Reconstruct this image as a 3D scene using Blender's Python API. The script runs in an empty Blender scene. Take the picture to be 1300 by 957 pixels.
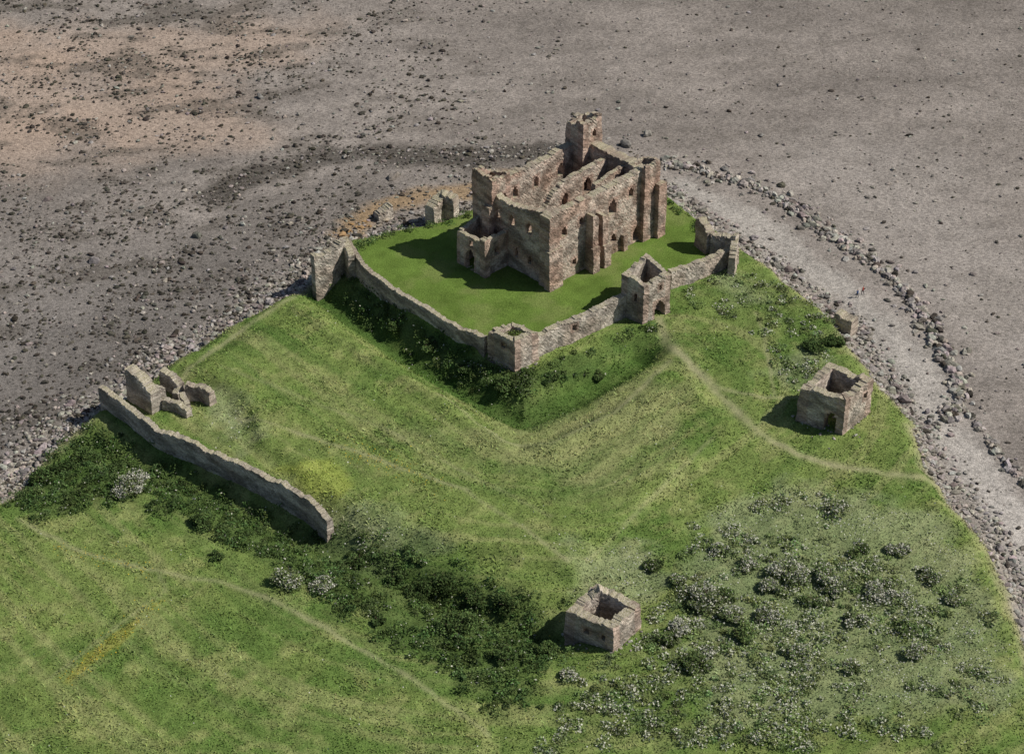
import bpy, bmesh, math, time
import numpy as np
from mathutils import Vector
rng=np.random.default_rng(7)
scene=bpy.context.scene

# ------------------------------------------------------------------ camera
D=320.0; DEP=math.radians(35.0); FP=2607.0
CAM=np.array([0,-D*math.cos(DEP),D*math.sin(DEP)])
cd=bpy.data.cameras.new("camera"); cam=bpy.data.objects.new("camera",cd)
scene.collection.objects.link(cam)
cam.location=CAM; cam.rotation_euler=(math.radians(90)-DEP,0,0)
cd.sensor_width=36; cd.lens=FP/1300*36; cd.clip_start=1; cd.clip_end=20000
scene.camera=cam

# photogrammetric survey: control points measured on the aerial photograph are
# converted to metric world coordinates on the terrain
def S(p,z=0.0):
    p=np.atleast_2d(np.array(p,float))
    a=(p[:,0]-650)/FP; b=(478.5-p[:,1])/FP
    dx=a; dy=math.cos(DEP)+b*math.sin(DEP); dz=-math.sin(DEP)+b*math.cos(DEP)
    t=(z-CAM[2])/dz
    return np.stack([CAM[0]+dx*t,CAM[1]+dy*t],1)

# ------------------------------------------------------------------ noise
def _h(ix,iy,seed):
    n=(ix.astype(np.int64)*374761393+iy.astype(np.int64)*668265263+seed*1274126177)&0xffffffff
    n=((n^(n>>13))*1274126177)&0xffffffff
    n=(n^(n>>16))&0xffffffff
    return n/4294967295.0
def vn(x,y,seed=0):
    ix=np.floor(x);iy=np.floor(y);fx=x-ix;fy=y-iy
    fx=fx*fx*(3-2*fx);fy=fy*fy*(3-2*fy)
    a=_h(ix,iy,seed);b=_h(ix+1,iy,seed);c=_h(ix,iy+1,seed);d=_h(ix+1,iy+1,seed)
    return (a*(1-fx)+b*fx)*(1-fy)+(c*(1-fx)+d*fx)*fy
def fbm(x,y,size,octv=4,seed=0):
    s=0;amp=1;tot=0;f=1.0/size
    for o in range(octv):
        s=s+amp*vn(x*f+o*17.3,y*f-o*9.1,seed+o);tot+=amp;amp*=.55;f*=2.03
    return s/tot
def ss(a,b,x):
    t=np.clip((x-a)/(b-a),0,1);return t*t*(3-2*t)
def segd(x,y,p,q):
    vx,vy=q[0]-p[0],q[1]-p[1];L=vx*vx+vy*vy+1e-9
    t=np.clip(((x-p[0])*vx+(y-p[1])*vy)/L,0,1)
    return (x-p[0]-t*vx)**2+(y-p[1]-t*vy)**2
def pld(x,y,P):
    d=np.full(x.shape,1e12)
    for i in range(len(P)-1): d=np.minimum(d,segd(x,y,P[i],P[i+1]))
    return np.sqrt(d)
def sdf(x,y,P):
    d=np.full(x.shape,1e12);ins=np.zeros(x.shape,bool);n=len(P)
    for i in range(n):
        p=P[i];q=P[(i+1)%n];d=np.minimum(d,segd(x,y,p,q))
        c=((p[1]>y)!=(q[1]>y))
        dy=q[1]-p[1]
        if abs(dy)>1e-9: ins^=c&(x<(q[0]-p[0])*(y-p[1])/dy+p[0])
    d=np.sqrt(d);return np.where(ins,-d,d)

# ------------------------------------------------------------------ plan layout
LAND=np.vstack([S([(0,632),(30,598),(70,560),(110,528),(128,515),(165,498),(210,462),(250,437),(310,402),(370,366),(400,345),(440,305),(500,292),
 (560,278),(605,262),(660,240),(740,225),(800,222),(845,245),(885,275),(938,306),(985,345),(1030,378),(1062,410),(1085,445),(1115,480),(1160,532),(1178,590),
 (1215,640),(1255,690),(1285,750),(1310,830),(1330,920)],-1.5),
 np.array([(90,-120),(120,-250),(60,-700),(-420,-700),(-420,-160),(-120,-60)])])
WARD=S([(440,318),(500,294),(560,282),(610,264),(700,235),(800,228),(850,250),(890,283),(928,318),(852,362),(792,392),(690,440),(655,446),(600,440),(520,395),(462,352)],0.6)
MOAT=S([(395,362),(440,395),(500,436),(565,476),(615,506),(665,530),(722,506),(775,474),(812,452)],-2)
CREST=S([(380,392),(470,452),(550,505),(640,566),(700,572),(780,528),(850,480)],0)
PLAT=S([(235,470),(300,500),(330,560),(425,645),(560,690),(725,728),(765,690),(860,600),(940,548),(880,480),(780,530),(660,575),(560,510),(400,405),(330,420)])
ODITCH=S([(20,610),(110,560),(200,592),(300,634),(420,692),(540,745),(640,790),(700,800)],-1)
SC1=S([(5,625),(40,570),(100,532),(140,530),(190,562),(300,612),(420,668),(520,680),(600,730),(700,765),(715,800),(700,830),(690,880),(640,910),(560,850),(450,785),(340,712),(250,655),(180,628),(60,650)])
SC2=S([(835,700),(900,660),(1000,635),(1060,632),(1130,680),(1200,700),(1262,790),(1270,900),(1100,960),(800,940),(700,960),(690,880),(800,830),(830,770)])
SC3=S([(436,365),(490,408),(545,434),(600,472),(650,490),(700,476),(740,462)],-1.5)
SC4=S([(862,372),(905,345),(960,340),(1040,390),(1070,430),(1050,470),(1005,480),(960,440),(905,400)])
SC5=[S([(452,316),(500,302),(575,287),(612,270)]),S([(838,258),(875,280),(888,300)])]
SC6=S([(740,462),(790,432),(825,425)],-1)
PATHS=[(S([(836,402),(845,425),(872,455),(905,487),(935,520),(965,547),(1010,573),(1080,592),(1150,602),(1190,606)]),.8,1.1),
 (S([(905,487),(945,497),(985,500),(1012,500)]),.45,.8),
 (S([(960,545),(975,520),(1000,505)]),.4,.6),
 (S([(20,655),(110,700),(200,722),(280,735),(350,762),(430,805),(500,845),(560,885),(620,930)]),.42,.7),
 (S([(200,722),(210,745),(150,790),(60,860)]),.35,.4),
 (S([(230,480),(260,450),(310,415),(372,374)]),.6,.75),
 (S([(300,530),(400,560),(500,596),(590,628),(660,672),(722,716)]),.38,.65),
 (S([(905,560),(860,600),(800,660),(745,712)]),.35,.5),
 (S([(560,505),(640,566),(700,572),(780,528),(850,455)]),.55,.6),
 (S([(280,470),(360,500),(480,545),(600,610),(700,660)]),.4,.4),
 (S([(960,395),(972,430),(980,470),(985,500)]),.35,.6)]
BEACH=S([(834,234),(880,262),(935,300),(985,335),(1040,365),(1085,405),(1110,455),(1160,520),(1190,570),(1215,620),(1280,700),(1320,770),(1400,760),(1335,660),(1268,590),(1208,510),(1178,440),(1112,382),(1052,336),(995,292),(930,252),(870,226)],-3.6)
ROW1=S([(838,208),(880,214),(930,228),(975,245),(1015,270),(1050,292),(1085,318),(1120,345),(1150,372),(1172,400),(1190,440),(1215,482),(1220,510),(1200,535)],-3.6)
ROW2=S([(1205,480),(1225,520),(1262,570),(1300,618)],-3.6)
WEED=S([(270,250),(330,215),(420,195),(520,195),(600,200),(640,192),(690,192)],-3.6)
WEED2=S([(0,520),(80,470),(200,400),(290,320),(350,280),(430,240)],-3.6)
SANDY=[S([(-50,60),(60,120),(180,140),(250,150)],-3.6),S([(100,60),(230,70),(330,40)],-3.6),S([(-40,180),(60,170)],-3.6)]
CREAMR=S([(1110,215),(1180,300),(1300,420)],-3.6)
ORANGE=S([(440,290),(480,262),(530,245),(600,240),(640,225)],-3)
TRACK=S([(-60,655),(0,608),(45,575),(85,548),(122,522)],-2.8)

def height(x,y):
    sd=sdf(x,y,LAND)
    sdn=sd+(fbm(x,y,5,3,3)-.5)*2.2
    sh=-3.3-np.clip(sd,0,60)*.018+(fbm(x,y,14,3,5)-.5)*.5
    land=(fbm(x,y,18,3,9)-.5)*.9-.4
    land=land+1.2*ss(1.8,-1.8,sdf(x,y,PLAT)+(fbm(x,y,6,2,8)-.5)*2)
    k=ss(2.0,-3.2,sdn)
    z=sh*(1-k)+land*k
    w=sdf(x,y,WARD); kw=ss(1.2,-.6,w)
    dm=pld(x,y,MOAT); z=z-3.5*np.exp(-(dm/3.4)**2)*k*(1-kw)
    dc=pld(x,y,CREST); z=z+.7*np.exp(-(dc/2.0)**2)*k*(1-kw)
    do=pld(x,y,ODITCH); z=z-2.8*np.exp(-(do/3.8)**2)*k
    z=z*(1-kw)+(.7+(fbm(x,y,12,2,4)-.5)*.3)*kw
    rough=(1-kw)*k
    z=z+rough*((fbm(x,y,1.6,3,11)-.5)*.35+(fbm(x,y,5,3,13)-.5)*.5)
    z=z+(1-k)*(fbm(x,y,1.1,3,12)-.5)*.22
    return z
def hz(p):
    p=np.atleast_2d(p);return height(p[:,0].astype(float),p[:,1].astype(float))
def P(px,py):
    z=0.0
    for i in range(14):
        q=S((px,py),z); z=.5*z+.5*float(hz(q)[0])
    return np.array([q[0,0],q[0,1],float(hz(q)[0])])

def masks(x,y):
    m={}
    sd=sdf(x,y,LAND); n1=fbm(x,y,4,4,21)-.5; n2=fbm(x,y,12,4,22)-.5
    m['sd']=sd
    m['land']=ss(.9,-.9,sd+n1*3.2)
    w=sdf(x,y,WARD); m['ward']=ss(.5,-.4,w)
    s1=ss(2,-2,sdf(x,y,SC1)+n1*7); s2=ss(2.5,-2.5,sdf(x,y,SC2)+n1*9)
    s3=np.maximum(ss(3.2,1.2,pld(x,y,SC3)+n1*4),.6*ss(2.6,.8,pld(x,y,SC6)+n1*4)); s4=ss(1.5,-1.5,sdf(x,y,SC4)+n1*6)
    m['s1']=s1*m['land'];m['s2']=s2*m['land'];m['s3']=s3*(1-m['ward']);m['s4']=s4*m['land']
    m['s5']=np.maximum(*[ss(1.5,.5,pld(x,y,q)+n1*2.5) for q in SC5])*m['land']
    pth=np.zeros(x.shape)
    for P_,wd,st in PATHS:
        d=pld(x+n1*.8,y+n1*.8,P_); pth=np.maximum(pth,st*np.exp(-(d/wd)**2))
    m['path']=pth*(.35+1.0*fbm(x,y,3.5,3,23))
    m['n1']=n1;m['n2']=n2
    return m
DRY1=S([(500,560),(620,540),(700,500),(830,480),(890,520),(860,600),(760,640),(640,620)])
YG=S([(355,592),(420,588),(448,618),(430,640),(390,628)])
BUT=S([(205,758),(160,795),(120,830),(85,862)])
BUT2=S([(440,580),(520,605),(560,625)])
PARS=[S([(255,480),(300,500),(330,560),(300,575),(260,530)]),S([(400,640),(520,655),(560,700),(480,720),(410,690)]),
      S([(700,700),(850,680),(840,770),(720,750)]),S([(880,640),(1000,610),(1200,640),(1270,760),(1300,900),(900,930),(860,760)]),
      S([(960,470),(1010,440),(1060,450),(1000,490)]),S([(880,330),(960,350),(990,400),(930,380)])]
def gcolor(x,y,m=None):
    if m is None: m=masks(x,y)
    n1,n2=m['n1'],m['n2']
    def mix(c,c2,k): return c*(1-k[:,None])+np.array(c2)[None,:]*k[:,None]
    N=len(x)
    # shore
    c=np.tile(np.array([.21,.186,.165]),(N,1))
    big=fbm(x,y*1.6,30,4,31);band=fbm(x*.25+y*.1,y*1.1-x*.12,7,4,37)
    c=c*((0.75+.5*big)*(.82+.36*fbm(x,y,2.6,4,36))*(.8+.4*band))[:,None]
    left=ss(10,-60,x)
    c=mix(c,(.165,.152,.14),ss(-10,-60,x)*ss(70,20,y)*.7)
    for q in SANDY:
        d=pld(x,y,q); c=mix(c,(.35,.265,.205),ss(20,2,d+n2*22)*.6)
    c=mix(c,(.27,.243,.218),ss(26,4,pld(x,y,CREAMR)+n2*20)*.8)
    st=fbm(x*.6+y*.5,y*1.2-x*.4,6,4,33)
    c=mix(c,(.085,.075,.062),ss(.5,.68,st)*.6*(.3+.65*left))
    c=mix(c,(.07,.063,.054),ss(5.5,1.2,pld(x,y,WEED)+n1*7)*.8)
    c=mix(c,(.11,.1,.09),ss(16,3,pld(x,y,WEED2)+n2*22)*.5)
    nb=ss(9,0,m['sd']+n1*6)
    c=mix(c,(.26,.232,.2),nb*.75)
    c=mix(c,(.28,.19,.1),ss(4.5,.8,pld(x,y,ORANGE)+n1*5)*.7)
    sb=sdf(x,y,BEACH)
    bt=ss(20,-50,y)[:,None]
    bc=np.array([.315,.292,.262])*(1-bt)+np.array([.40,.37,.335])*bt
    kb=(ss(1.8,-2.2,sb+n1*5)*.88)[:,None];c=c*(1-kb)+bc*(.8+.4*fbm(x,y,3,4,38))[:,None]*kb
    c=mix(c,(.46,.41,.33),ss(1.3,.3,pld(x,y,TRACK)+n1*.8)*.85)
    # land
    g=np.tile(np.array([.135,.182,.052]),(N,1))
    a=fbm(x,y,9,5,41); b=fbm(x*.9+y*.45,y-x*.5,3.2,4,42)
    g=mix(g,(.085,.142,.034),ss(.42,.66,a)*.8)
    g=mix(g,(.215,.235,.09),ss(.5,.75,b)*.7)
    g=mix(g,(.24,.238,.115),ss(3,-6,sdf(x,y,DRY1)+n1*16)*.55)
    dc=pld(x,y,CREST)
    g=mix(g,(.235,.245,.105),ss(.48,.72,fbm(dc+n1*1.2,x*.06,1.5,3,45))*.5)
    g=mix(g,(.07,.125,.03),ss(.5,.75,fbm(dc+n1*1.2+40,x*.05,2.2,3,46))*.5)
    g=mix(g,(.25,.29,.06),ss(1,-1,sdf(x,y,YG)+n1*3.5)*.6)
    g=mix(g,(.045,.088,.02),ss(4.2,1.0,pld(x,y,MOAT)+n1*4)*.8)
    for q in PARS: g=mix(g,(.25,.27,.16),ss(1.5,-3,sdf(x,y,q)+n1*9)*.5)
    scr=np.maximum(np.maximum(m['s1'],m['s2']*.3),np.maximum(m['s3'],m['s4']*.3))
    g=mix(g,(.05,.085,.024),scr*.75)
    g=mix(g,(.25,.22,.04),ss(.9,.2,pld(x,y,BUT)+n1*3)*.4)
    g=g*(.68+.64*fbm(x*.8+y*.6,(y*.8-x*.6)*1.5,1.2,4,43))[:,None]
    lawn=np.array([.094,.148,.03])[None,:]*(.66+.68*fbm(x,y,2.2,5,51))[:,None]
    lawn=mix(lawn,(.155,.185,.06),ss(.48,.7,fbm(x,y,6,4,52))*.6)
    g=g*(1-m['ward'][:,None])+lawn*m['ward'][:,None]
    g=mix(g,(.28,.265,.155),np.clip(m['path'],0,1)*.8*(1-m['ward']))
    g=mix(g,(.29,.26,.165),ss(-2.6,-.2,m['sd']+n1*3)*.6*(1-m['ward']))
    L=m['land'][:,None]
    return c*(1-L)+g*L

# ------------------------------------------------------------------ mesh helper
def mk(name,V,F,mat,col=None,smooth=False,parent=None,attrs=None):
    V=np.asarray(V,np.float32);F=np.asarray(F,np.int32);n,k=F.shape
    me=bpy.data.meshes.new(name)
    me.vertices.add(len(V));me.vertices.foreach_set("co",V.ravel())
    me.loops.add(n*k);me.loops.foreach_set("vertex_index",F.ravel())
    me.polygons.add(n);me.polygons.foreach_set("loop_start",np.arange(0,n*k,k,dtype=np.int32))
    try: me.polygons.foreach_set("loop_total",np.full(n,k,np.int32))
    except Exception: pass
    me.polygons.foreach_set("use_smooth",np.full(n,smooth))
    me.update(calc_edges=True)
    A=dict(attrs or {})
    if col is not None:A['col']=col
    for an,c in A.items():
        c=np.asarray(c,np.float32)
        if c.shape[1]==3: c=np.hstack([c,np.ones((len(c),1),np.float32)])
        at=me.color_attributes.new(name=an,type='FLOAT_COLOR',domain='POINT');at.data.foreach_set('color',c.ravel())
    me.materials.append(mat)
    ob=bpy.data.objects.new(name,me);scene.collection.objects.link(ob)
    if parent: ob.parent=parent
    return ob

# ------------------------------------------------------------------ materials
class NT:
    def __init__(s,name):
        s.m=bpy.data.materials.new(name);s.m.use_nodes=True;s.t=s.m.node_tree;s.t.nodes.clear()
        s.out=s.n('ShaderNodeOutputMaterial')
    def n(s,ty,**k):
        x=s.t.nodes.new(ty)
        for a,b in k.items(): setattr(x,a,b)
        return x
    def l(s,a,b): s.t.links.new(a,b)
    def v(s,sock,val):
        if isinstance(val,bpy.types.NodeSocket): s.l(val,sock)
        else: sock.default_value=val
    def math(s,op,a,b=0.0,c=None,clamp=False):
        x=s.n('ShaderNodeMath',operation=op,use_clamp=clamp);s.v(x.inputs[0],a);s.v(x.inputs[1],b)
        if c is not None:s.v(x.inputs[2],c)
        return x.outputs[0]
    def mr(s,val,a,b,c,d):
        x=s.n('ShaderNodeMapRange',interpolation_type='SMOOTHSTEP');s.v(x.inputs[0],val)
        for i,q in enumerate((a,b,c,d)): s.v(x.inputs[i+1],q)
        return x.outputs[0]
    def mix(s,f,a,b,bt='MIX'):
        x=s.n('ShaderNodeMix',data_type='RGBA',blend_type=bt);s.v(x.inputs[0],f)
        for i,q in ((6,a),(7,b)):
            if isinstance(q,tuple) and len(q)==3:q=q+(1,)
            s.v(x.inputs[i],q)
        return x.outputs[2]
    def noise(s,vec,sc,det=4,rough=.6):
        x=s.n('ShaderNodeTexNoise');s.l(vec,x.inputs['Vector']);x.inputs['Scale'].default_value=sc
        x.inputs['Detail'].default_value=det;x.inputs['Roughness'].default_value=rough;return x.outputs[0]
    def vor(s,vec,sc,feat='F1'):
        x=s.n('ShaderNodeTexVoronoi',feature=feat);s.l(vec,x.inputs['Vector']);x.inputs['Scale'].default_value=sc;return x
    def grey(s,v):
        x=s.n('ShaderNodeCombineColor')
        for i in range(3):s.l(v,x.inputs[i])
        return x.outputs[0]
    def fin(s,col,h=None,bs=.5,bd=.1,trans=0):
        p=s.n('ShaderNodeBsdfDiffuse');s.v(p.inputs['Color'],col)
        if h is not None:
            b=s.n('ShaderNodeBump');b.inputs['Strength'].default_value=bs;b.inputs['Distance'].default_value=bd
            s.l(h,b.inputs['Height']);s.l(b.outputs[0],p.inputs['Normal'])
        if trans:
            t=s.n('ShaderNodeBsdfTranslucent');s.v(t.inputs[0],col)
            mx=s.n('ShaderNodeMixShader');mx.inputs[0].default_value=trans
            s.l(p.outputs[0],mx.inputs[1]);s.l(t.outputs[0],mx.inputs[2]);s.l(mx.outputs[0],s.out.inputs[0])
        else: s.l(p.outputs[0],s.out.inputs[0])
        return s.m
def ground_mat():
    t=NT("ground_material")
    tc=t.n('ShaderNodeTexCoord').outputs['Object']
    a=t.n('ShaderNodeAttribute',attribute_name='col');b=t.n('ShaderNodeAttribute',attribute_name='aux')
    sep=t.n('ShaderNodeSeparateColor');t.l(b.outputs['Color'],sep.inputs[0])
    land,weed,lawn=sep.outputs[0],sep.outputs[1],sep.outputs[2]
    v1=t.vor(tc,3.2);v2=t.vor(tc,1.5);nf=t.noise(tc,4.6,3,.72)
    s1=t.n('ShaderNodeSeparateColor');t.l(v1.outputs['Color'],s1.inputs[0])
    s2=t.n('ShaderNodeSeparateColor');t.l(v2.outputs['Color'],s2.inputs[0])
    f1=t.math('MULTIPLY',t.mr(s1.outputs[0],0,1,.76,1.24),t.mr(nf,.25,.75,.76,1.24))
    dk=t.math('MULTIPLY',t.math('LESS_THAN',v2.outputs['Distance'],t.math('MULTIPLY',s2.outputs[1],.42)),
              t.math('LESS_THAN',s2.outputs[0],t.math('MULTIPLY',weed,.8)))
    f1=t.math('MULTIPLY',f1,t.math('SUBTRACT',1.0,t.math('MULTIPLY',dk,.5)))
    shore=t.mix(1.0,a.outputs['Color'],t.grey(f1),'MULTIPLY')
    fm=t.n('ShaderNodeMix',data_type='FLOAT');t.l(lawn,fm.inputs[0]);t.l(t.mr(nf,.28,.72,.62,1.4),fm.inputs[2]);t.l(t.mr(nf,.28,.72,.68,1.35),fm.inputs[3])
    grass=t.mix(1.0,a.outputs['Color'],t.grey(fm.outputs[0]),'MULTIPLY')
    grass=t.mix(t.mr(nf,.5,.8,0,.3),grass,(.22,.22,.08))
    col=t.mix(land,shore,grass)
    hs=t.math('SUBTRACT',nf,t.math('MULTIPLY',v1.outputs['Distance'],.8))
    hm=t.n('ShaderNodeMix',data_type='FLOAT');t.l(land,hm.inputs[0]);t.l(hs,hm.inputs[2]);t.l(nf,hm.inputs[3])
    return t.fin(col,hm.outputs[0],.6,.14)
def attr_mat(name,trans=0,nscale=3.0,lo=.75,hi=1.25,bump=.4):
    t=NT(name);a=t.n('ShaderNodeAttribute',attribute_name='col');col=a.outputs['Color'];n=None
    if nscale:
        tc=t.n('ShaderNodeTexCoord').outputs['Object'];n=t.noise(tc,nscale,2,.7)
        col=t.mix(1.0,col,t.grey(t.mr(n,.25,.75,lo,hi)),'MULTIPLY')
    return t.fin(col,n if bump else None,bump,.1,trans=trans)
def stone_mat(name,c1,c2,c3):
    t=NT(name);tc=t.n('ShaderNodeTexCoord').outputs['Object']
    a=t.n('ShaderNodeAttribute',attribute_name='col');sa=t.n('ShaderNodeSeparateColor');t.l(a.outputs['Color'],sa.inputs[0])
    mp=t.n('ShaderNodeMapping');mp.inputs['Scale'].default_value=(1,1,1.8);t.l(tc,mp.inputs[0])
    v=t.vor(mp.outputs[0],3.1);e=t.vor(mp.outputs[0],3.1,'DISTANCE_TO_EDGE')
    sv=t.n('ShaderNodeSeparateColor');t.l(v.outputs['Color'],sv.inputs[0])
    nf=t.noise(tc,6,3,.75);nb=sa.outputs[1];nm=sa.outputs[2]
    col=t.mix(t.mr(nb,.38,.6,0,1),c1,c2)
    col=t.mix(t.mr(sv.outputs[1],.55,.95,0,.6),col,c3)
    col=t.mix(t.math('MULTIPLY',sa.outputs[0],.6),col,(.38,.24,.185))
    f=t.math('MULTIPLY',t.mr(sv.outputs[0],0,1,.8,1.2),t.mr(nf,.25,.75,.78,1.22))
    f=t.math('MULTIPLY',f,t.mr(nm,.3,.7,.6,1.28))
    f=t.math('MULTIPLY',f,t.mr(e.outputs['Distance'],0,.08,.76,1))
    col=t.mix(1.0,col,t.grey(f),'MULTIPLY')
    ge=t.n('ShaderNodeNewGeometry');sx=t.n('ShaderNodeSeparateXYZ');t.l(ge.outputs['True Normal'],sx.inputs[0])
    up=t.math('MULTIPLY',t.mr(sx.outputs[2],.55,.85,0,1),t.mr(nm,.35,.55,.25,.95))
    top=t.mix(t.mr(nf,.4,.6,0,1),(.22,.205,.11),(.42,.375,.3))
    col=t.mix(up,col,top)
    h=t.math('ADD',t.math('MULTIPLY',t.mr(e.outputs['Distance'],0,.12,0,1),.4),nf)
    return t.fin(col,h,.7,.1)
M_G=ground_mat()
M_ROCK=attr_mat("rock_material",0,2.5,.65,1.3,0)
M_LEAF=attr_mat("leaf_material",.22,0,.8,1.2,0)
M_GRASS=attr_mat("grass_blade_material",0,0,.85,1.15,0)
M_KEEP=stone_mat("keep_sandstone",(.385,.285,.222),(.425,.365,.30),(.30,.20,.16))
M_RUB=stone_mat("beach_cobble_rubble",(.38,.32,.262),(.44,.395,.335),(.28,.225,.185))

# ------------------------------------------------------------------ terrain sheet
def axis(a,b,n,far):
    c=np.linspace(a,b,n);st=c[1]-c[0];o=[];p=b;s=st
    while p<far: s*=1.3;p+=s;o.append(p)
    o2=[];p=a;s=st
    while p>-far: s*=1.3;p-=s;o2.append(p)
    return np.concatenate([o2[::-1],c,o])
ax=axis(-118,118,780,6000);ay=axis(-92,150,640,6000)
X,Y=np.meshgrid(ax,ay);x=X.ravel();y=Y.ravel()
Z=height(x,y);M=masks(x,y);C=gcolor(x,y,M)
nx,ny=len(ax),len(ay)
idx=np.arange(nx*ny).reshape(ny,nx)
F=np.stack([idx[:-1,:-1],idx[:-1,1:],idx[1:,1:],idx[1:,:-1]],-1).reshape(-1,4)
weed=np.clip(.15+.7*ss(20,-70,x)*ss(.42,.6,fbm(x,y,10,4,61))+.6*ss(6,1,pld(x,y,WEED)),0,1)
aux=np.stack([M['land'],weed,M['ward']],1)
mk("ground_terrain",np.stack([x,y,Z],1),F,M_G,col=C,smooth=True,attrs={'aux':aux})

# ------------------------------------------------------------------ ruined masonry
def wall_geo(path,th,top,openings=(),closed=False,ragged=.4,seed=0,red=0.0,cs=.3,zb=None,steps=.15,endred=0.0,cap=.3,bites=1.0):
    path=np.array(path,float);n=len(path)
    tops=np.array(top,float) if np.ndim(top) else np.full(n,float(top))
    segs=n if closed else n-1
    pts=[];tt=[];nn=[];sarr=[];s0=0
    dirs=[]
    for i in range(segs):
        d=path[(i+1)%n]-path[i];dirs.append(d/np.linalg.norm(d))
    def nrm(d): return np.array([d[1],-d[0]])
    for i in range(segs):
        p=path[i];q=path[(i+1)%n];L=np.linalg.norm(q-p);k=max(1,int(math.ceil(L/cs)))
        for j in range(k):
            f=j/k;pts.append(p+(q-p)*f);tt.append(tops[i]*(1-f)+tops[(i+1)%n]*f);sarr.append(s0+L*f)
            N=nrm(dirs[i])
            if j==0 and (closed or i>0):
                N0=nrm(dirs[i-1]);b=N+N0;b/=np.linalg.norm(b)+1e-9;N=b/max(.5,float(b@N))
            nn.append(N)
        s0+=L
    if not closed:
        pts.append(path[-1]);tt.append(tops[-1]);nn.append(nrm(dirs[-1]));sarr.append(s0)
    pts=np.array(pts);tt=np.array(tt);nn=np.array(nn);sarr=np.array(sarr);nc=len(pts)
    H=tt+ragged*((fbm(sarr,sarr*0+seed*7.7,1.8,4,seed)-.5)*2.2+(vn(sarr*1.3,sarr*0+3.3,seed+5)-.5)*.6)
    bite=vn(sarr*.5,sarr*0+8.1,seed+11);H=H-np.clip(bite-.78,0,1)*ragged*6*bites
    if steps: H=np.round(H/steps)*steps+(vn(sarr*3,sarr*0,seed+9)-.5)*.16
    if zb is None: zb=float(hz(np.vstack([pts-nn*th*.5,pts+nn*th*.5])).min())-.5
    nr=max(2,int(math.ceil((H.max()-zb)/cs))+1);zg=zb+np.arange(nr)*cs
    ncell=nc if closed else nc-1
    I1=np.arange(ncell);I2=(I1+1)%nc
    Hm=np.minimum(H[I1],H[I2])
    sol=(zg[None,:-1]<Hm[:,None]-.02)
    send=np.append(sarr,s0)
    sc=(send[I1]+send[I1+1])/2 if closed else (sarr[I1]+sarr[I2])/2
    zc=zg[:-1]+cs/2
    for (c,z0,w,h,arch) in openings:
        A=np.abs(sc[:,None]-c);B=zc[None,:]
        ins=(A<w/2)&(B>z0)&(B<z0+h)
        if arch:
            r=w*.75;tz=z0+h-r
            ins&=~((B>tz)&((A/(w/2))**1.6+((B-tz)/r)**1.6>1.0))
        sol&=~ins
    rg=np.random.default_rng(seed+100)
    Zv=np.minimum(zg[None,:],H[:,None])
    V=np.zeros((nc,nr,2,3))
    near=np.clip(1-(H[:,None]-Zv)/1.2,0,1)
    for s,sg in ((0,1),(1,-1)):
        off=th*.5*(1-cap*near*rg.random((nc,nr)))+(rg.random((nc,nr))-.5)*.10+(fbm(sarr[:,None]*1.0+0*Zv,Zv+0*sarr[:,None],2.5,2,seed+s)-.5)*.26
        off=off+np.clip(1.2-(Zv-zb-.5),0,1.2)*.08
        V[:,:,s,:2]=pts[:,None,:]+nn[:,None,:]*sg*off[:,:,None]
        V[:,:,s,2]=Zv+(rg.random((nc,nr))-.5)*.08
    td=(rg.random((nc,nr,1))-.5)*.1
    tg=np.stack([-nn[:,1],nn[:,0]],1)
    V[:,:,:,:2]+=(td*tg[:,None,:])[:,:,None,:]
    def vid(i,j,s): return (i*nr+j)*2+s
    Fs=[]
    ii,jj=np.nonzero(sol);i2=I2[ii]
    Fs.append(np.stack([vid(ii,jj,0),vid(ii,jj+1,0),vid(i2,jj+1,0),vid(i2,jj,0)],1)[:,::-1])
    Fs.append(np.stack([vid(ii,jj,1),vid(i2,jj,1),vid(i2,jj+1,1),vid(ii,jj+1,1)],1)[:,::-1])
    up=np.zeros_like(sol);up[:,:-1]=sol[:,1:]
    dn=np.zeros_like(sol);dn[:,1:]=sol[:,:-1]
    if closed: rt=np.roll(sol,-1,0);lf=np.roll(sol,1,0)
    else:
        rt=np.zeros_like(sol);rt[:-1]=sol[1:];lf=np.zeros_like(sol);lf[1:]=sol[:-1]
    a,b=np.nonzero(sol&~up);a2=I2[a];Fs.append(np.stack([vid(a,b+1,0),vid(a2,b+1,0),vid(a2,b+1,1),vid(a,b+1,1)],1))
    a,b=np.nonzero(sol&~dn);a2=I2[a];Fs.append(np.stack([vid(a,b,0),vid(a,b,1),vid(a2,b,1),vid(a2,b,0)],1))
    a,b=np.nonzero(sol&~rt);a2=I2[a];Fs.append(np.stack([vid(a2,b,0),vid(a2,b,1),vid(a2,b+1,1),vid(a2,b+1,0)],1))
    a,b=np.nonzero(sol&~lf);Fs.append(np.stack([vid(a,b,0),vid(a,b+1,0),vid(a,b+1,1),vid(a,b,1)],1))
    F=np.vstack(Fs);V=V.reshape(-1,3)
    rd=np.full((nc,nr,2),red)
    if endred:
        e=np.minimum(sarr,s0-sarr) if not closed else np.min(np.abs(sarr[:,None]-np.concatenate([sarr[[0]],[np.linalg.norm(np.diff(np.vstack([path,path[:1]])[:k+1],axis=0),axis=1).sum() for k in range(1,n+1)]])[None,:]),1)
        rd=np.maximum(rd,(endred*(e<.8))[:,None,None])
    for (c,z0,w,h,arch) in openings:
        mk_=(np.abs(sarr[:,None]-c)<w/2+.4)&(Zv>z0-.3)&(Zv<z0+h+.4)
        rd=np.maximum(rd,mk_[:,:,None]*.8)
    rd=rd.reshape(-1)
    hx=V[:,0]*.9+V[:,1]*.45;hy=V[:,2]*1.2+V[:,0]*.15-V[:,1]*.2
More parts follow.
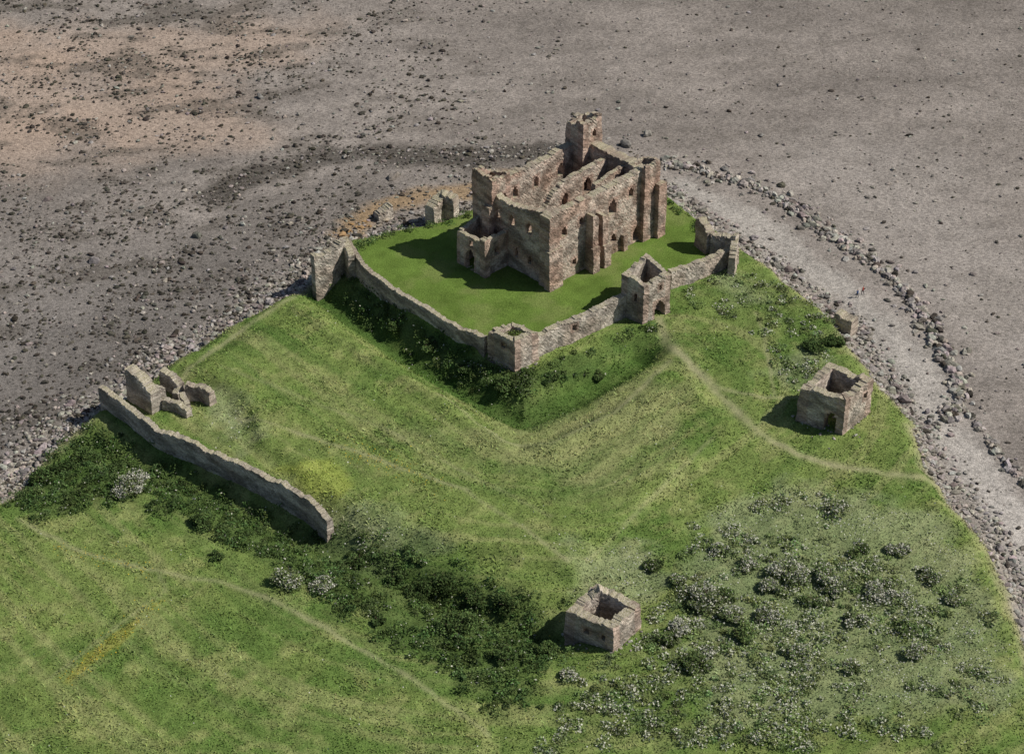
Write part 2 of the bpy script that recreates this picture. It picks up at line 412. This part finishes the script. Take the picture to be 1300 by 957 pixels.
    return V,F,np.stack([rd,fbm(hx,hy,4.5,4,201),fbm(hx,hy*1.0,1.1,4,202)],1)
def join(gs):
    Vs,Fs,Cs=[],[],[];o=0
    for V,F,C in gs: Vs.append(V);Fs.append(F+o);Cs.append(C);o+=len(V)
    return np.vstack(Vs),np.vstack(Fs),np.vstack(Cs)
def ruin(name,gs,mat=M_RUB,parent=None):
    V,F,C=join(gs) if isinstance(gs,list) else gs
    u,inv=np.unique(F.ravel(),return_inverse=True)
    return mk(name,V[u],inv.reshape(F.shape),mat,col=C[u],parent=parent)
def inset(P,d):
    c=P.mean(0);out=[]
    for p in P:
        v=p-c;L=np.linalg.norm(v);out.append(c+v*(1-d*1.414/L))
    return np.array(out)
def empty(name):
    e=bpy.data.objects.new(name,None);scene.collection.objects.link(e);e.empty_display_size=1;return e

# ---- the keep
KF=P(697,365);KR=P(833,293)
ud=(KR-KF)[:2];UL=np.linalg.norm(ud)-.6;ud/=np.linalg.norm(ud);vd=np.array([-ud[1],ud[0]]);VL=17.0
def K(u,v): return KF[:2]+ud*u+vd*v
z0=.7
keep=empty("castle_keep")
U1=UL-1.2
def W(nm,a,b,h,th=1.5,**k):
    n=len(h);pts=[K(a[0]+(b[0]-a[0])*i/(n-1),a[1]+(b[1]-a[1])*i/(n-1)) for i in range(n)]
    k.setdefault('bites',.3)
    ruin(nm,wall_geo(pts,th,h,zb=z0-.6,**k),M_KEEP,keep)
W("south_east_wall",(.8,.8),(U1,.8),[14.2,14.0,13.9,14.0,14.0],ragged=.22,seed=1,endred=.6,openings=[(2.6,9.2,1.0,1.8,1),(5.2,2.5,.8,1.2,0),(6.6,9.6,.9,1.6,1),(14.2,8.6,1.6,2.8,1),(14.6,2.8,1.2,1.7,1),(18.6,10.0,1.2,1.8,1),(20.4,.9,1.7,2.8,1)])
W("south_west_wall",(.8,1.2),(.8,VL-1.2),[14.4,13.3,12.6,12.8,13.8],ragged=.4,seed=2,endred=.6,openings=[(3.6,8.8,1.2,2.2,1),(7.6,8.6,1.2,2.2,1),(3.4,3.0,.9,1.6,1),(11.2,8.4,1.4,2.4,1),(6.6,3.2,.9,1.6,1)])
W("north_west_wall",(1.2,VL-.8),(U1,VL-.8),[13.4,13.0,13.0,13.3,13.8],ragged=.35,seed=3,openings=[(6,8.5,1.2,2.2,1),(11,8.5,1.2,2.2,1),(17,8.5,1.4,2.4,1),(14,3,1.2,2,1),(6,2.6,1.2,2,1)])
W("north_east_wall",(U1-.6,.8),(U1-.6,VL-1.0),[13.8,13.7,14.0],ragged=.2,seed=4,th=2.3,openings=[(5,8.5,1.4,2.4,1),(10.5,8.5,1.4,2.4,1)])
W("spine_wall",(7.5,9.2),(U1-1.4,9.2),[9.0,12.2,12.5,12.8,13.0],ragged=.3,seed=5,th=1.0,openings=[(5.0,6.8,1.5,3.2,1),(10.4,7.8,1.8,3.2,1),(3,1,1.6,2.6,1),(12,1,1.6,2.6,1)])
W("partition_wall",(U1-9,5.0),(U1-1.4,5.0),[12.0,12.6,12.9],ragged=.25,seed=15,th=.9,openings=[(4,7.4,1.4,2.6,1)])
def turret(nm,u0,u1,v0,v1,h,seed,ragged=.6,ops=(),th=1.0):
    pth=[K(u0+th/2,v0+th/2),K(u1-th/2,v0+th/2),K(u1-th/2,v1-th/2),K(u0+th/2,v1-th/2)]
    ruin(nm,wall_geo(pth,th,h,closed=True,zb=z0-.6,ragged=ragged,seed=seed,endred=.7,openings=ops,cap=.5,bites=.5),M_KEEP,keep)
def solid(nm,u0,u1,v0,v1,h,seed,ragged=.2,red=.45,cap=.2):
    vm=(v0+v1)/2
    ruin(nm,wall_geo([K(u0,vm),K(u1,vm)],v1-v0,h,zb=z0-.6,ragged=ragged,seed=seed,red=red,cap=cap),M_KEEP,keep)
turret("west_turret",-.7,3.6,VL-4.2,VL+.6,[16.4,15.8,15.0,16.4],21,.9,[(2.4,10.5,1.0,2.0,1),(2.4,5.5,.8,1.4,0)])
turret("north_turret",UL-4.5,UL+.2,VL-4.0,VL+.4,[17.6,18.4,18.0,17.4],22,1.0,[(2.2,14.8,1.0,1.4,1)],th=1.2)
turret("east_turret",UL-3.8,UL+.1,-.9,3.2,[15.0,15.2,14.6,14.6],23,.6,[(2,9,.8,1.8,1),(2,4,.8,1.2,0)])
solid("south_corner_buttress",-.6,1.7,-.6,1.7,[14.4,14.8],31,.5)
solid("south_buttress_lower",-1.0,2.1,-1.1,.1,[8.2,8.2],32,.1)
solid("mid_buttress_left",8.5,9.8,-1.7,.2,[11.4,11.0],33,.15)
solid("mid_buttress_right",10.9,12.2,-1.7,.2,[10.6,10.2],34,.15)
solid("mid_buttress_back",9.7,11.0,-.5,.15,[9.4,9.4],35,.1,.3)
solid("mid_buttress_foot_left",8.2,9.8,-2.2,-1.4,[5.4,5.4],36,.1)
solid("mid_buttress_foot_right",10.9,12.6,-2.2,-1.4,[5.0,5.0],37,.1)
solid("east_buttress",UL-1.2,UL+.8,-1.9,-.6,[11.2,11.0],38,.15)
solid("east_buttress_side",UL-.2,UL+1.1,1.5,3.4,[12.2,12.0],39,.15)
solid("west_buttress",-1.6,-.5,VL-4.4,VL-2.6,[11.0,11.0],40,.15)
solid("small_buttress",17.2,18.2,-.8,.15,[3.6,3.6],41,.1)
W("porch_south_wall",(-5.0,10.2),(.2,10.2),[7.2,7.6],ragged=.4,seed=51,th=.9,endred=.7,openings=[(2.6,3.8,.9,1.6,1)])
W("porch_front_wall",(-5.0,9.8),(-5.0,16.4),[7.4,6.6],ragged=.5,seed=52,th=.9,endred=.7,openings=[(3.4,.6,2.2,4.0,1),(3.2,5.3,.8,1.2,0)])
W("porch_north_wall",(-5.0,16.2),(-.6,16.2),[6.6,8.0],ragged=.5,seed=53,th=.9)
solid("porch_buttress",-5.7,-4.5,9.4,10.6,[7.9,7.9],54,.2,.7)

# ---- curtain walls etc (tops surveyed at their own height)
ruin("inner_curtain_wall_west",[wall_geo(np.vstack([S([(442,312),(462,338),(500,365),(545,390),(580,412),(617,428)],3.0)]),.95,[4.2,3.2,2.9,2.8,2.9,3.2],ragged=.3,seed=61)])
ruin("inner_curtain_wall_south",[wall_geo(S([(676,427),(735,402),(792,376)],3.5),1.2,[3.6,3.7,3.9],ragged=.3,seed=62,openings=[(8,1.6,.8,1.2,0)])])
ruin("inner_curtain_wall_east",[wall_geo(S([(850,346),(895,328),(936,312)],3.0),1.2,[3.3,2.9,3.2],ragged=.35,seed=63)])
ruin("corner_bastion_ruin",[wall_geo(S([(396,322),(420,314),(437,305)],5.2),1.4,[4.6,5.0,5.6],ragged=.6,seed=64),
   wall_geo(S([(437,304),(446,318)],5.0),1.2,[5.6,4.0],ragged=.5,seed=65)])
ruin("corner_bastion_ruin",[wall_geo(S([(888,280),(903,292)],5.2),1.6,[6.0,5.0],ragged=.7,seed=66),
   wall_geo(S([(903,294),(922,296),(936,300)],4.8),1.4,[4.6,4.6,4.9],ragged=.6,seed=67),
   wall_geo(S([(934,299),(930,318)],4.6),1.2,[4.8,3.2],ragged=.5,seed=68)])
def tower(name,px,z,th,tops,seed,ops=(),ragged=.4):
    R=inset(S(px,z),th/2)
    return ruin(name,[wall_geo(R,th,tops,closed=True,ragged=ragged,seed=seed,endred=.6,openings=ops)]),R
_,R1=tower("inner_corner_tower",[(619,419),(654,435),(683,420),(650,405)],4.9,1.1,[4.9,5.0,4.8,4.4],71,ops=[(2.6,2.8,.8,1.0,0)],ragged=.5)
_,R2=tower("gatehouse_tower",[(789,350),(817,361),(853,345),(821,323)],7.3,1.0,[7.6,6.9,7.0,7.6],72,ops=[(2.4,3.4,.8,1.4,0),(6.8,-1.6,2.2,4.4,1),(6.8,4.6,.8,1.1,0),(14.5,.5,1.8,3.2,1)],ragged=.4)
_,R3=tower("outer_east_tower",[(1016,491),(1074,510),(1109,482),(1053,459)],5.8,1.5,[5.6,5.9,6.0,6.2],73,ops=[(4.6,-.6,1.8,3.6,1),(11.0,3.2,.8,1.2,0)],ragged=.4)
_,R4=tower("outer_south_tower",[(718,774),(780,801),(815,768),(756,741)],3.6,1.5,[3.6,3.7,3.7,4.2],74,ops=[(2.5,1.2,.8,.9,0),(5.0,1.2,.8,.9,0)],ragged=.5)
c=R4.mean(0)
ruin("inner_vault",[wall_geo([c+np.array([-2.4,1.5]),c+np.array([-.6,2.6]),c+np.array([1.5,2.2])],1.2,[3.6,4.8,3.8],ragged=.6,seed=75)],parent=bpy.data.objects["outer_south_tower"])
ruin("outer_curtain_wall",[wall_geo(S([(128,493),(160,513),(200,541),(250,561),(300,583),(350,606),(395,631),(418,649)],2.5),1.05,[3.2,2.5,2.2,2.3,2.1,2.2,2.1,1.0],ragged=.35,seed=76)])
ruin("outer_west_tower_ruin",[wall_geo(S([(164,470),(180,478),(196,488)],4.6),2.0,[5.2,4.9,3.0],ragged=.9,seed=77),
  wall_geo(S([(164,470),(178,461)],4.6),1.4,[5.0,4.0],ragged=.7,seed=78),
  wall_geo(S([(194,489),(206,483)],3.0),1.2,[3.0,1.8],ragged=.5,seed=87),
  wall_geo(S([(205,470),(218,474),(229,483)],2.6),1.5,[3.0,2.8,1.9],ragged=.6,seed=79),
  wall_geo(S([(228,484),(222,494)],1.8),1.0,[1.8,1.2],ragged=.4,seed=88),
  wall_geo(S([(236,487),(254,489),(269,497)],2.2),1.3,[2.5,2.4,2.1],ragged=.5,seed=80),
  wall_geo(S([(208,508),(226,512),(240,520)],1.0),1.1,[1.5,1.4,1.1],ragged=.3,seed=81),
  wall_geo(S([(231,500),(238,512)],1.2),1.0,[1.6,1.2],ragged=.3,seed=82)])
ruin("shore_tower_fragment",[wall_geo(S([(545,256),(562,246),(579,250)],2.6),2.2,[1.8,3.0,2.8],ragged=.6,seed=83)])
ruin("fallen_masonry_block",[wall_geo(S([(478,268),(496,262)],-1.6),1.8,[-1.7,-1.2],ragged=.3,seed=84)])
ruin("fallen_masonry_block",[wall_geo(S([(1063,394),(1086,403)],.2),2.2,[.2,-.2],ragged=.3,seed=85)])

# ------------------------------------------------------------------ rocks
def ico(sub):
    bm=bmesh.new();bmesh.ops.create_icosphere(bm,subdivisions=sub,radius=1)
    V=np.array([v.co[:] for v in bm.verts]);F=np.array([[v.index for v in f.verts] for f in bm.faces]);bm.free();return V,F
def rocks(name,xy,size,col,sub=1,flat=(.45,.8)):
    V0,F0=ico(sub);n=len(xy);k=len(V0)
    vari=[]
    for i in range(14):
        r=np.random.default_rng(i)
        d=1+ (r.random(k)-.5)*.55
        vv=V0*d[:,None];
        for _ in range(3):
            ax_=r.normal(size=3);ax_/=np.linalg.norm(ax_);dd=vv@ax_;lim=.55+.2*r.random();vv=vv-np.outer(np.maximum(dd-lim,0),ax_)
        vari.append(vv)
    vari=np.array(vari);ch=rng.integers(0,14,n)
    V=vari[ch]*np.stack([size*rng.uniform(.8,1.4,n),size*rng.uniform(.6,1.0,n),size*rng.uniform(flat[0],flat[1],n)],1)[:,None,:]
    a=rng.uniform(0,6.28,n);ca,sa=np.cos(a)[:,None],np.sin(a)[:,None]
    xx=V[:,:,0]*ca-V[:,:,1]*sa;yy=V[:,:,0]*sa+V[:,:,1]*ca
    z=height(xy[:,0],xy[:,1])+size*.18
    V=np.stack([xx+xy[:,0:1],yy+xy[:,1:2],V[:,:,2]+z[:,None]],-1).reshape(-1,3)
    F=(F0[None]+(np.arange(n)*k)[:,None,None]).reshape(-1,3)
    C=np.repeat(col,k,0)
    return mk(name,V,F,M_ROCK,col=C)
def vis_pts(n):
    yy=rng.uniform(-92,150,n);hw=66+(yy+92)/242*54
    return np.stack([rng.uniform(-1,1,n)*hw,yy],1)
def greys(n,dark):
    base=np.array([.225,.205,.182])[None,:]*rng.uniform(.55,1.45,n)[:,None]
    dk=np.array([.06,.054,.044])[None,:]*rng.uniform(.6,1.6,n)[:,None]
    k=(rng.random(n)<dark)[:,None];c=np.where(k,dk,base)
    return c*rng.uniform(.93,1.07,(n,3))
p=vis_pts(140000);sd=sdf(p[:,0],p[:,1],LAND);x_,y_=p[:,0],p[:,1]
nA=fbm(x_,y_,9,4,71);nB=fbm(x_*.6+y_*.5,y_*1.2-x_*.4,6,4,33)
left=ss(25,-50,x_)
dens=.03+.28*left*ss(.42,.62,nA)+.22*left*ss(.48,.64,nB)+.4*ss(6,1,pld(x_,y_,WEED))+.2*ss(30,6,sd)*ss(40,0,x_)
inb=ss(1,-1,sdf(x_,y_,BEACH));dens*=1-.85*inb
k=(sd>.5)&(rng.random(len(p))<dens);q=p[k];lf=left[k]
sz=rng.gamma(2.2,.08,len(q))+.1
rocks("foreshore_stones",q,np.clip(sz,.1,.65),greys(len(q),.3+.45*lf))
p=vis_pts(150000);sd=sdf(p[:,0],p[:,1],LAND);x_,y_=p[:,0],p[:,1]
inb=ss(1,-1,sdf(x_,y_,BEACH)+2)
dens=ss(9,1.5,sd+(fbm(x_,y_,5,3,72)-.5)*8)*(1-.86*inb)*.9
k=(sd>-.6)&(rng.random(len(p))<dens);q=p[k]
c=greys(len(q),.12)*1.15
o=ss(5,1,pld(q[:,0],q[:,1],ORANGE))[:,None]*(rng.random(len(q))<.6)[:,None];c=c*(1-o)+np.array([.3,.19,.09])*o
rocks("storm_beach_cobbles",q,np.clip(rng.gamma(2.4,.09,len(q))+.11,.12,.75),c)
def along(P_,n,w):
    seg=np.linalg.norm(np.diff(P_,axis=0),axis=1);cum=np.concatenate([[0],np.cumsum(seg)])
    s=rng.uniform(0,cum[-1],n);i=np.clip(np.searchsorted(cum,s)-1,0,len(seg)-1);f=(s-cum[i])/seg[i]
    return P_[i]*(1-f)[:,None]+P_[i+1]*f[:,None]+rng.normal(0,w,(n,2))
q=np.vstack([along(ROW1,560,.4),along(ROW1,420,1.8),along(ROW2,90,.4)])
rocks("breakwater_boulders",q,np.clip(rng.gamma(3,.12,len(q))+.15,.2,.85),greys(len(q),.12)*1.2,2,(.55,.9))
q=np.vstack([along(LAND[1:27],460,2.2)]);q=q[sdf(q[:,0],q[:,1],LAND)>0]
rocks("shore_boulders",q,np.clip(rng.gamma(3,.13,len(q))+.2,.2,.95),greys(len(q),.2)*1.15,2,(.5,.9))
bg=S([(822,172),(795,186),(500,225),(480,275),(490,262),(1190,418),(1000,345),(1148,512),(1180,538),(985,340),(250,300),(120,330),(330,120),(60,250)],-3.6)
rocks("large_boulders",bg,rng.uniform(.7,1.3,len(bg)),greys(len(bg),.2),2,(.6,.9))
q=[];
for P_ in (R1,R3,R4): q.append(along(np.vstack([P_,P_[:1]]),70,1.5))
q=np.vstack(q);rocks("tumbled_stones",q,rng.uniform(.12,.35,len(q)),greys(len(q),.05)*1.3)

# ------------------------------------------------------------------ vegetation
def quads(C,size,col,upbias=.5,asp=.65):
    n=len(C)
    a=rng.normal(size=(n,3));a[:,2]*=.6;a/=np.linalg.norm(a,axis=1)[:,None]
    nn=rng.normal(size=(n,3));nn[:,2]+=upbias*2;b=np.cross(nn,a);b/=np.linalg.norm(b,axis=1)[:,None]+1e-9
    s=size[:,None]
    V=np.stack([C-a*s,C+b*s*asp,C+a*s,C-b*s*asp],1).reshape(-1,3)
    F=np.arange(4*n).reshape(n,4)
    return V,F,np.repeat(col,4,0)
def lobes(center,r,h,nl):
    L=[];el_=rng.uniform(.7,1.3);th=rng.uniform(0,3.14)
    for i in range(nl):
        a=rng.uniform(0,6.28);d=r*.8*math.sqrt(rng.random());rr=r*rng.uniform(.2,.5)
        ux,uy=math.cos(a)*d*el_,math.sin(a)*d/el_
        L.append((center[0]+ux*math.cos(th)-uy*math.sin(th),center[1]+ux*math.sin(th)+uy*math.cos(th),center[2]+h*rng.uniform(.28,.75)*(1-.4*d/r),rr,rr*rng.uniform(.7,1.0)*h/r*.8))
    return L
def leafball(L,n,ls,base,var=.35,white=0,wcol=(.58,.57,.48)):
    Cs=[];cols=[]
    for (x0,y0,z1,rr,rz) in L:
        m=int(n/len(L));d=rng.normal(size=(m,3));d/=np.linalg.norm(d,axis=1)[:,None]
        rad=rng.uniform(.6,1.15,m)[:,None]
        c=np.array([x0,y0,z1])+d*rad*np.array([rr,rr,rz]);Cs.append(c)
        tone=rng.uniform(.65,1.4);wt=white*rng.uniform(.1,1.9)
        cc=np.array(base)[None,:]*tone*rng.uniform(1-var,1+var,m)[:,None]*rng.uniform(.9,1.1,(m,3))
        w=(rng.random(m)<wt*(d[:,2]>-.1)) ;cc[w]=np.array(wcol)*rng.uniform(.5,1.15,(w.sum(),1))
        cols.append(cc)
    C=np.vstack(Cs);col=np.vstack(cols)
    return quads(C,rng.uniform(.6,1.3,len(C))*ls,col)
def trunk(center,r,h,nb=5):
    gs=[];
    def limb(a,b,ra,rb):
        a=np.array(a);b=np.array(b);d=b-a;d=d/np.linalg.norm(d);s=np.cross(d,[.3,.5,.8]);s/=np.linalg.norm(s);t_=np.cross(d,s)
        an=np.arange(6)*math.pi/3
        r1=a+ra*(np.cos(an)[:,None]*s+np.sin(an)[:,None]*t_);r2=b+rb*(np.cos(an)[:,None]*s+np.sin(an)[:,None]*t_)
        V=np.vstack([r1,r2]);F=np.array([[i,(i+1)%6,6+(i+1)%6,6+i] for i in range(6)])
        gs.append((V,F,np.tile([.09,.07,.05],(12,1))))
    c=np.array(center);limb(c-[0,0,.3],c+[0,0,h*.3],.16,.11)
    for i in range(nb):
        a=i*6.28/nb+rng.uniform(-.4,.4);limb(c+[0,0,h*.25],c+[math.cos(a)*r*.6,math.sin(a)*r*.6,h*.65],.09,.03)
    return gs
def bush(name,px,py,r,h,white,base,n=None):
    c=P(px,py);L=lobes(c,r,h,max(7,int(6+r*5)))
    nl=n or int(1000*r*r*.55+450)
    g=[leafball(L,nl,.15,base,.35,white)]+trunk(c,r,h)
    ruin(name,g,M_LEAF)
for a in [(168,622,2.7,2.8,.55),(366,738,2.4,2.4,.26),(412,746,1.7,1.6,.5),(892,765,2.8,2.4,.38),(930,785,1.9,1.8,.3),(1002,732,2.6,2.3,.5),(1050,738,2.4,2.1,.36),
          (1062,752,1.8,1.8,.4),(1125,755,2.7,2.3,.48),(862,800,1.6,1.5,.5),(975,783,1.9,1.7,.42),(1060,652,1.6,1.5,.3),(1180,735,1.7,1.5,.28),(912,700,1.4,1.2,.4),
          (980,750,1.7,1.5,.32),(900,838,2.0,1.8,.36),(720,862,1.4,1.3,.5),(202,560,1.3,1.5,.55),(1210,765,1.5,1.3,.35),(1010,830,1.7,1.5,.28),(950,720,1.6,1.3,.35),(1085,790,1.7,1.4,.35),(1140,700,1.5,1.2,.38),(860,740,1.5,1.3,.36),(1160,830,1.6,1.4,.3),(1080,850,1.5,1.3,.3)]:
    bush("hawthorn_bush",*a,base=(.15,.19,.078))
for a in [(256,668,1.6,1.8),(560,748,2.5,2.9),(530,760,1.9,2.3),(578,800,2.6,2.9),(640,770,1.7,1.8),(60,610,2.3,2.2),(110,585,2.4,2.3),(85,600,1.8,2.0),(145,600,1.6,1.8),(275,708,1.0,1.1),
          (1035,442,1.9,1.6),(1060,436,1.6,1.4),(640,840,1.7,1.8),(760,480,1.0,.9),(690,830,1.9,2.0),(480,790,1.1,1.1),(505,735,1.5,1.6),(455,715,1.4,1.5),(600,765,1.8,2.0),
          (500,415,1.3,1.2),(545,440,1.5,1.3),(640,492,1.5,1.2),(700,480,1.2,1.0),(590,470,1.4,1.2)]:
    bush("shrub",*a,0.0,base=(.078,.118,.04))
for a in [(880,845,2.3,2.1),(940,810,1.9,1.8),(830,720,1.4,1.3),(1090,700,1.4,1.3),(1150,800,1.6,1.4),(845,815,1.5,1.5),(920,760,1.5,1.5),(1030,765,1.4,1.4)]:
    bush("shrub",*a,.06,base=(.12,.165,.06))
p=vis_pts(66000);m=masks(p[:,0],p[:,1]);cl=fbm(p[:,0],p[:,1],5,3,81)
d1=np.maximum(m['s1']*.5,m['s3']*.65)*ss(.28,.48,cl);d2=m['s2']*ss(.38,.58,cl)*.42;d3=m['s4']*ss(.4,.58,cl)*.3
tot=np.maximum(np.maximum(d1,d2),np.maximum(d3,m['s5']*.5));k=rng.random(len(p))<tot;q=p[k];isr=(np.maximum(d2,d3)[k]>d1[k])
zz=height(q[:,0],q[:,1]);n=len(q);lp=48
rr=rng.uniform(.45,1.15,n);hh=rr*rng.uniform(.55,1.05,n)*np.where(isr,.7,1)
d=rng.normal(size=(n,lp,3));d/=np.linalg.norm(d,axis=2)[:,:,None];d[:,:,2]=np.abs(d[:,:,2])
rad=rng.uniform(.55,1.1,(n,lp,1))
Cc=np.stack([q[:,0],q[:,1],zz],1)[:,None,:]+d*rad*np.stack([rr,rr,hh*1.3],1)[:,None,:]
patch=fbm(q[:,0],q[:,1],3.5,3,83)
base=np.where(isr[:,None],np.array([.175,.225,.09]),np.array([.082,.127,.042]))*(rng.uniform(.7,1.3,n)*(.5+1.0*patch))[:,None]*rng.uniform(.9,1.12,(n,3))
col=base[:,None,:]*rng.uniform(.7,1.3,(n,lp,1))
wh=(rng.random((n,lp))<(np.where(isr,.2,.02)*(rng.random(n)<.5))[:,None]*2)
col=np.where(wh[:,:,None],np.array([.53,.53,.43]),col)
V,F,Cq=quads(Cc.reshape(-1,3),rng.uniform(.1,.22,n*lp),col.reshape(-1,3))
mk("scrub_thicket",V,F,M_LEAF,col=Cq)
# meadow grass tufts
p=vis_pts(400000);m=masks(p[:,0],p[:,1]);k=(m['land']>.55)&(m['ward']<.3)&(m['path']<.25+.3*rng.random(len(p)));p=p[k]
gc=gcolor(p[:,0],p[:,1]);zz=height(p[:,0],p[:,1]);n=len(p)
tall=.1+.2*fbm(p[:,0],p[:,1],4,3,91)**2*2
a=rng.uniform(0,6.28,n);w=rng.uniform(.06,.16,n);h=tall*rng.uniform(.6,1.4,n);ln=rng.normal(0,.8,(n,2))*h[:,None]
b0=np.stack([p[:,0]-np.cos(a)*w,p[:,1]-np.sin(a)*w,zz-.05],1);b1=np.stack([p[:,0]+np.cos(a)*w,p[:,1]+np.sin(a)*w,zz-.05],1)
tp=np.stack([p[:,0]+ln[:,0],p[:,1]+ln[:,1],zz+h],1)
V=np.stack([b0,b1,tp],1).reshape(-1,3);F=np.arange(3*n).reshape(n,3)
col=gc*rng.uniform(.9,1.65,n)[:,None]*rng.uniform(.92,1.1,(n,3))
mk("meadow_grass",V,F,M_GRASS,col=np.repeat(col,3,0))
# cow parsley and buttercups
p=vis_pts(130000);dn=np.full(len(p),.03);nz=fbm(p[:,0],p[:,1],3,3,95)
for qp in PARS: dn=np.maximum(dn,ss(2,-3,sdf(p[:,0],p[:,1],qp)+(nz-.5)*8))
ml=masks(p[:,0],p[:,1])
k=(rng.random(len(p))<dn*ss(.4,.6,nz)*.65)&(ml['land']>.8)&(ml['ward']<.2);q=p[k]
zz=height(q[:,0],q[:,1])+rng.uniform(.3,.7,len(q))
V,F,Cq=quads(np.column_stack([q,zz]),rng.uniform(.05,.13,len(q)),np.tile([.56,.56,.48],(len(q),1))*rng.uniform(.6,1.1,(len(q),1)),1.5,1.0)
mk("cow_parsley_flowers",V,F,M_LEAF,col=Cq)
q=np.vstack([along(BUT,170,.9),along(BUT2,110,1.4),along(S([(420,565),(520,600)]),60,1.5),along(S([(60,690),(190,722)]),100,.9),along(S([(700,770),(760,850)]),20,2)])
zz=height(q[:,0],q[:,1])+rng.uniform(.2,.4,len(q))
V,F,Cq=quads(np.column_stack([q,zz]),rng.uniform(.05,.1,len(q)),np.tile([.6,.42,.04],(len(q),1))*rng.uniform(.7,1.1,(len(q),1)),1.5,1.0)
mk("buttercup_flowers",V,F,M_LEAF,col=Cq)
c=R1.mean(0);L=[(c[0]+rng.uniform(-1.3,1.3),c[1]+rng.uniform(-1.3,1.3),3.6+rng.uniform(-.3,.6),1.0,.7) for _ in range(8)]
ruin("tower_top_shrub",[leafball(L,1300,.13,(.12,.16,.045),.4,.03)],M_LEAF)

# ------------------------------------------------------------------ walkers on the beach
def person(px,py,yaw,jacket,trous):
    c=P(px,py)
    t=NT("walker_clothes");tc=t.n('ShaderNodeTexCoord').outputs['Object'];sx=t.n('ShaderNodeSeparateXYZ');t.l(tc,sx.inputs[0])
    col=t.mix(t.math('GREATER_THAN',sx.outputs[2],.88),trous,jacket);col=t.mix(t.math('GREATER_THAN',sx.outputs[2],1.47),col,(.5,.33,.25));col=t.mix(t.math('GREATER_THAN',sx.outputs[2],1.66),col,(.06,.04,.03))
    mat=t.fin(col)
    J=[(0,0,.95,.14),(0,0,1.2,.15),(0,0,1.42,.12),(0,0,1.52,.06),(0,.01,1.65,.1),(0,.01,1.74,.07),
       (-.1,0,.9,.1),(-.1,.16,.5,.07),(-.1,.1,.08,.05),(-.1,.24,.04,.04),(.1,0,.9,.1),(.1,-.06,.5,.07),(.1,-.24,.1,.05),(.1,-.12,.04,.04),
       (-.19,0,1.4,.06),(-.24,-.1,1.14,.05),(-.24,.02,.9,.04),(-.24,.06,.82,.035),(.19,0,1.4,.06),(.24,.08,1.14,.05),(.24,.22,.94,.04),(.24,.27,.87,.035)]
    E=[(0,1),(1,2),(2,3),(3,4),(4,5),(0,6),(6,7),(7,8),(8,9),(0,10),(10,11),(11,12),(12,13),(2,14),(14,15),(15,16),(16,17),(2,18),(18,19),(19,20),(20,21)]
    me=bpy.data.meshes.new("walker");me.from_pydata([j[:3] for j in J],E,[]);ob=bpy.data.objects.new("walker",me);scene.collection.objects.link(ob)
    md=ob.modifiers.new("skin",'SKIN')
    for i,v in enumerate(me.skin_vertices[0].data): v.radius=(J[i][3],J[i][3]*.85);v.use_root=(i==0)
    ob.modifiers.new("sub",'SUBSURF').render_levels=2
    me.materials.append(mat);ob.location=(c[0],c[1],c[2]);ob.rotation_euler=(0,0,yaw)
person(1088,378,.6,(.05,.09,.2),(.04,.04,.05))
person(1095,374,.8,(.3,.06,.05),(.05,.05,.07))

# ------------------------------------------------------------------ light
el=math.radians(47);az=np.array([1.0,-.03]);az/=np.linalg.norm(az)
sdv=Vector((az[0]*math.cos(el),az[1]*math.cos(el),math.sin(el)))
sl=bpy.data.lights.new("sun",'SUN');sl.energy=5.0;sl.angle=math.radians(.5);sl.color=(1,.95,.87)
so=bpy.data.objects.new("sun",sl);scene.collection.objects.link(so);so.rotation_euler=sdv.to_track_quat('Z','Y').to_euler()
w=bpy.data.worlds.new("World");scene.world=w;w.use_nodes=True;nt=w.node_tree
bgd=nt.nodes['Background'];sk=nt.nodes.new('ShaderNodeTexSky');sk.sky_type='NISHITA';sk.sun_disc=False
sk.sun_elevation=el;sk.sun_rotation=math.atan2(az[0],az[1]);nt.links.new(sk.outputs[0],bgd.inputs[0]);bgd.inputs[1].default_value=.072
scene.view_settings.view_transform='Standard';scene.view_settings.look='None';scene.view_settings.exposure=0
